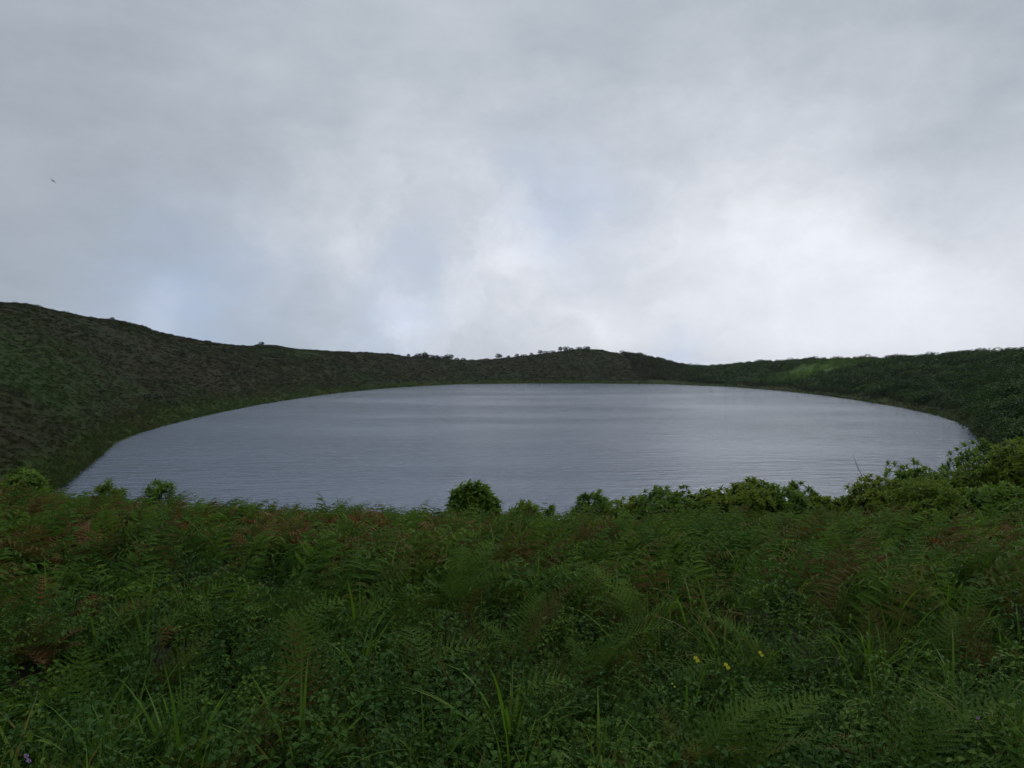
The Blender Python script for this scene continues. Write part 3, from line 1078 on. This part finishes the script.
# pale dry stalks
for k, (px, py, hh_, ln_, lb) in enumerate([(492, 640, 0.55, 0.05, "tall pale grass stalk standing at the bottom middle"),
                                           (455, 690, 0.38, 0.04, "short pale stalk left of the tall one"),
                                           (855, 720, 0.4, -0.02, "thin upright stalk near the bottom right ferns")]):
    m = MB()
    m.tube([(0, 0, 0), (ln_ * .3, 0, hh_ * .5), (ln_, 0, hh_), (ln_ * 1.8 + .02, 0, hh_ * 1.25)], [0.003, 0.0026, 0.002, 0.001], 4)
    x, y = at_px(px, py + 60, 0.1)
    o = link("dry_stalk", m.mesh("dry_stalk", M["dry_stem"]))
    o.location = (x, y, hz(x, y))
    tag(o, lb, "grass stalk")


# flowers
def flower(px, py, label, mat, size=0.014, nb=1, group="yellow flowers in the undergrowth", lift=0.38):
    x, y = at_px(px, py, lift)
    e = link("flower", None)
    e.location = (x, y, hz(x, y))
    tag(e, label, "flower", group)
    st, pe = MB(), MB()
    st.tube([(0, 0, 0), (0.01, 0, lift * .5), (0, -0.03, lift + 0.045)], [0.002, 0.0018, 0.001], 4)
    for b_ in range(nb):
        c = Vector((0.012 * b_, -0.03 - 0.004 * b_, lift + 0.05 - 0.016 * b_))
        for q in range(5):
            th = q * 1.2566 + b_
            d = Vector((math.cos(th), -0.6, math.sin(th))).normalized()
            pe.leaf(c, d, Vector((0, -1, 0.4)), size, size * 0.75, -0.2, 0.2)
        pe.leaf(c, Vector((0, -1, 0.2)), Vector((0, 0, 1)), size * 0.8, size * 0.5)
    link("stem", st.mesh("stem", M["weed"]), e)
    link("petals", pe.mesh("petals", mat), e)


flower(694, 665, "leftmost of three bright yellow flowers below the right-hand ferns", M["petal"], 0.014, 2)
flower(724, 671, "middle of the three bright yellow flowers", M["petal"], 0.014, 2)
flower(758, 659, "rightmost and highest of the three bright yellow flowers", M["petal"], 0.012, 2)
flower(671, 690, "tiny faded yellow flower below and left of the three bright ones", M["petal"], 0.007, 2)
flower(973, 727, "small lilac flower near the bottom right corner", M["lilac"], 0.009, 1, "lilac flowers in the weeds")
flower(32, 765, "small lilac flower at the bottom left corner", M["lilac"], 0.012, 2, "lilac flowers in the weeds", 0.3)

# dead fern heaps seen close
for k, (px, py, lb) in enumerate([(985, 645, "tan withered fern leaves lying in a heap near the right border"),
                                  (880, 745, "small orange-brown dead fern at the bottom right"),
                                  (45, 640, "reddish dead fern at the left border"),
                                  (320, 530, "orange-brown withered fern patch on the brow left of centre")]):
    x, y = at_px(px, py, 0.28)
    plant("dead_fern", lb, "dead fern", [("frond", df[q % 4], 1.1 * q + k, 0.45 + 0.1 * (q % 3)) for q in range(7 if k != 3 else 9)], x, y, hz(x, y) + 0.08)


# ------------------------------------------------------------------ shrubs and trees on the hills
def far_tree(seed, H, R, trunk_h, flat=0.8):
    rd = random.Random(seed)
    e = link("tree", None)
    t_ = MB()
    limbs = []
    t_.tube([(0, 0, -0.4), (0.04, 0, trunk_h * .6), (0, 0.03, trunk_h)], [0.12, 0.09, 0.07], 6)
    f_ = MB()
    subs = []
    for q in range(6):
        a = rd.uniform(0, 6.28); rr_ = R * rd.uniform(0.25, 0.62)
        subs.append((Vector((math.cos(a) * rr_, math.sin(a) * rr_, trunk_h + (H - trunk_h) * rd.uniform(0.25, 0.75))), R * rd.uniform(0.38, 0.6)))
    for c, sr in subs:
        t_.tube([(0, 0, trunk_h * .8), c], [0.06, 0.02], 4)
        for _ in range(85):
            v = Vector((rd.gauss(0, 1), rd.gauss(0, 1), rd.gauss(0, 1))).normalized() * sr * rd.uniform(0.5, 1.0)
            v.z *= flat
            f_.leaf(c + v, v, Vector((rd.uniform(-1, 1), rd.uniform(-1, 1), 1)), 0.45, 0.28)
    link("trunk", t_.mesh("trunk", M["bark"]), e)
    link("crown", f_.mesh("crown", M["far_leaf"]), e)
    return e


def far_shrub(seed, R, H):
    e = link("hill_shrub", clump(M["far_leaf"], seed, 130, R, H, 0.3))
    return e


def ridge_spot(px, back=0.0):
    """ground on the skyline in this direction, seen from the rise"""
    a = math.radians(az_of(px))
    r = np.linspace(150, 520, 1200)
    x, y = np.sin(a) * r, np.cos(a) * r
    el = (hgt(x, y) - CAM_H) / r
    k = int(np.argmax(el))
    k = min(len(r) - 1, k + int(back / (370 / 1200)))
    return float(x[k]), float(y[k]), float(r[k])


tproto = [far_tree(400, 3.4, 2.6, 0.5), far_tree(401, 4.4, 2.7, 0.9), far_tree(402, 2.8, 3.0, 0.4, 0.6)]
tl = [(408, 1, .6, 0), (413, 2, .7, 0), (417, 2, .95, 0), (420, 2, 1.2, 0), (425, 0, 1.1, 0), (429, 2, 1.2, 0), (434, 2, 1.1, 0), (438, 0, .95, 0), (443, 2, 1.1, 0), (447, 1, .95, 0),
      (450, 0, 1.0, 0), (456, 2, .9, 0), (463, 2, .8, 0), (471, 2, .7, 0), (486, 2, .6, 0), (508, 2, .6, 0), (517, 0, .6, 0), (523, 2, .7, 0),
      (532, 2, .7, 0), (547, 2, .8, 0), (553, 0, .8, 0), (566, 0, .9, 0), (572, 2, 1.0, 0), (579, 2, .8, 0)]
named = [(499, 1, .95, "lone round-crowned tree on the far ridge with sky on both sides"),
         (540, 1, .8, "taller tree on the far ridge where it starts to rise to the hilltop"),
         (561, 1, .75, "tree with a pointed crown just left of the far hilltop clump"),
         (587, 0, 1.1, "dark tree standing on top of the far central hill"),
         (893, 2, 1.1, "flat-topped tree above the scrub on the right-hand ridge"),
         (848, 0, .9, "small rounded tree on the right-hand ridge beyond the bright clearing"),
         (262, 0, .55, "one of a pair of tiny trees on the left ridge, the taller"),
         (258, 2, .45, "lower tree of the tiny pair on the left ridge"),
         (113, 0, .42, "lone small dark bush like a post on the left hill's skyline"),
         (658, 0, .7, "small tree on the far hill's eastern shoulder")]
ORD = ("first second third fourth fifth sixth seventh eighth ninth tenth eleventh twelfth thirteenth fourteenth fifteenth sixteenth seventeenth "
       "eighteenth nineteenth twentieth twenty-first twenty-second twenty-third twenty-fourth twenty-fifth twenty-sixth twenty-seventh twenty-eighth "
       "twenty-ninth thirtieth thirty-first thirty-second thirty-third thirty-fourth thirty-fifth thirty-sixth").split()
line_px = sorted([q[0] for q in tl + named if 400 < q[0] < 600])
used = set()
for px, pi, sc1, lb in tl + named:
    pr = tproto[pi]
    e = pr if pi not in used else copy_tree(pr)
    used.add(pi)
    x, y, r = ridge_spot(px, 0)
    e.location = (x, y, hz(x, y) - 1.25 * sc1)
    e.scale = (sc1 * (1 + 0.25 * math.sin(px)), sc1 * 1.1, sc1 * (1.05 + 0.2 * math.cos(px * 1.3)))
    e.rotation_euler = (0, 0, px * 1.7)
    if lb:
        tag(e, lb, "tree", "trees on the ridge round the lake")
    else:
        n_ = line_px.index(px)
        tag(e, "small dark tree, %s from the western end of the far ridge's tree line" % ORD[n_], "tree", "trees in line along the far ridge")

sproto = [far_shrub(500 + k, 1.2 + 0.2 * k, 1.0 + 0.15 * k) for k in range(3)]
sused = set()


def put_shrub(x, y, sc1, label, group, k, flat=1.0):
    e = sproto[k] if k not in sused else copy_tree(sproto[k])
    sused.add(k)
    e.location = (x, y, hz(x, y) - 0.15)
    e.scale = (sc1, sc1, sc1 * flat)
    e.rotation_euler = (0, 0, x * 3.1)
    tag(e, label, "shrub", group)


rd = random.Random(5)
for px, py, s1, lb in [(141, 405, 1.0, "leftmost dark bush of the cluster low on the left slope"),
                       (152, 404, 1.3, "largest dark bush in the cluster low on the left slope"),
                       (162, 405, 1.2, "middle right bush of the cluster low on the left slope"),
                       (172, 407, 0.9, "rightmost bush of the cluster low on the left slope"),
                       (108, 419, 0.8, "single dark bush left of and below the slope cluster"),
                       (236, 353, 1.6, "dark bush in the bright green band high on the left slope"),
                       (245, 398, 0.9, "small dark bush just above the western shore"),
                       (275, 385, 1.4, "large dark bush on the brown slope above the western shore")]:
    x, y, r = hill_point(px, py)
    put_shrub(x, y, s1, lb, "dark bushes on the left slope", rd.randrange(3))
for k in range(110):
    px = rd.uniform(0, 480)
    u = rd.random()
    sky_y = np.interp(px, [q[0] for q in SKYL], [q[1] for q in SKYL])
    sh_y = np.interp(px, [0] + [q[0] for q in SHORE], [500] + [q[1] for q in SHORE])
    py = sky_y + (sh_y - sky_y) * (0.15 + 0.7 * u)
    x, y, r = hill_point(px, py)
    zone = "on the steep left hill" if px < 170 else ("between the left hill and the far tree line" if px < 390 else "on the far slope below the tree line")
    hgt_ = "high" if u < 0.35 else ("halfway up" if u < 0.7 else "low down")
    put_shrub(x, y, rd.uniform(0.5, 1.25) * min(1.4, max(0.6, r / 180)), "small dark bush %s %s" % (hgt_, zone), "small dark bushes %s %s" % (hgt_, zone), rd.randrange(3), 0.8)
for lo, hi, n_, sc0, lb, gp in [(2, 110, 16, 0.5, "low dark shrub %s from the left on the left hill's skyline", "shrubs on the left hill's skyline"),
                                (200, 400, 12, 0.6, "low shrub %s from the left on the long falling skyline left of the tree line", "shrubs on the falling skyline"),
                                (505, 560, 10, 0.8, "low shrub %s from the left where the far ridge rises to its top", "shrubs under the far ridge trees"),
                                (595, 720, 9, 0.7, "low shrub %s from the left on the far hill's eastern shoulder", "shrubs on the far hill's shoulder"),
                                (735, 1020, 34, 1.05, "dark shrub %s from the left along the right-hand skyline", "shrubs on the right-hand skyline")]:
    for q, px in enumerate(sorted(rd.uniform(lo, hi) for _ in range(n_))):
        x, y, r = ridge_spot(px)
        put_shrub(x, y, rd.uniform(0.5, 1.0) * sc0, lb % ORD[q], gp, rd.randrange(3))

# ------------------------------------------------------------------ bird
bm_ = MB()
prof = [(-0.34, 0.004), (-0.24, 0.035), (-0.08, 0.075), (0.08, 0.08), (0.2, 0.05), (0.27, 0.045), (0.33, 0.03), (0.40, 0.004)]
bm_.tube([(x_, 0, 0) for x_, _ in prof], [r_ for _, r_ in prof], 8)
for sgn in (-1, 1):
    top = [Vector((0.14, 0.05 * sgn, 0.03)), Vector((0.17, 0.32 * sgn, 0.15)), Vector((0.02, 0.72 * sgn, 0.06))]
    bot = [Vector((-0.10, 0.05 * sgn, 0.02)), Vector((-0.04, 0.32 * sgn, 0.14)), Vector((-0.05, 0.72 * sgn, 0.055))]
    bm_.strip(top, bot)
    bm_.strip([v - Vector((0, 0, .012)) for v in bot], [v - Vector((0, 0, .012)) for v in top])
bm_.face([(-0.3, 0.02, 0), (-0.3, -0.02, 0), (-0.48, -0.09, 0), (-0.48, 0.09, 0)])
o = link("bird", bm_.mesh("bird", M["feather"]))
dv = px_dir(53, 181)
o.location = Vector((0, 0, CAM_H)) + dv * 150
o.rotation_euler = (0.5, 0.25, 2.7)
o.scale = (0.7, 0.7, 0.7)
tag(o, "tiny dark bird flying high in the grey sky at the left", "bird")

# ------------------------------------------------------------------ damp air over the crater
hb = MB()
hx_, z0, z1 = 3100.0, -4.5, 62.0
c8 = [(sx * hx_, sy * hx_, z) for z in (z0, z1) for sx, sy in ((-1, -1), (1, -1), (1, 1), (-1, 1))]
hb.v = c8
hb.f = [(3, 2, 1, 0), (4, 5, 6, 7), (0, 1, 5, 4), (1, 2, 6, 5), (2, 3, 7, 6), (3, 0, 4, 7)]
hm = bpy.data.materials.new("haze")
hm.use_nodes = True
hm.node_tree.nodes.clear()
ho = hm.node_tree.nodes.new("ShaderNodeOutputMaterial")
hv = hm.node_tree.nodes.new("ShaderNodeVolumePrincipled")
hv.inputs["Color"].default_value = (0.9, 0.94, 1.0, 1)
hv.inputs["Density"].default_value = 0.00007
hm.node_tree.links.new(hv.outputs[0], ho.inputs["Volume"])
tag(link("haze", hb.mesh("haze", hm)), kind="stuff")
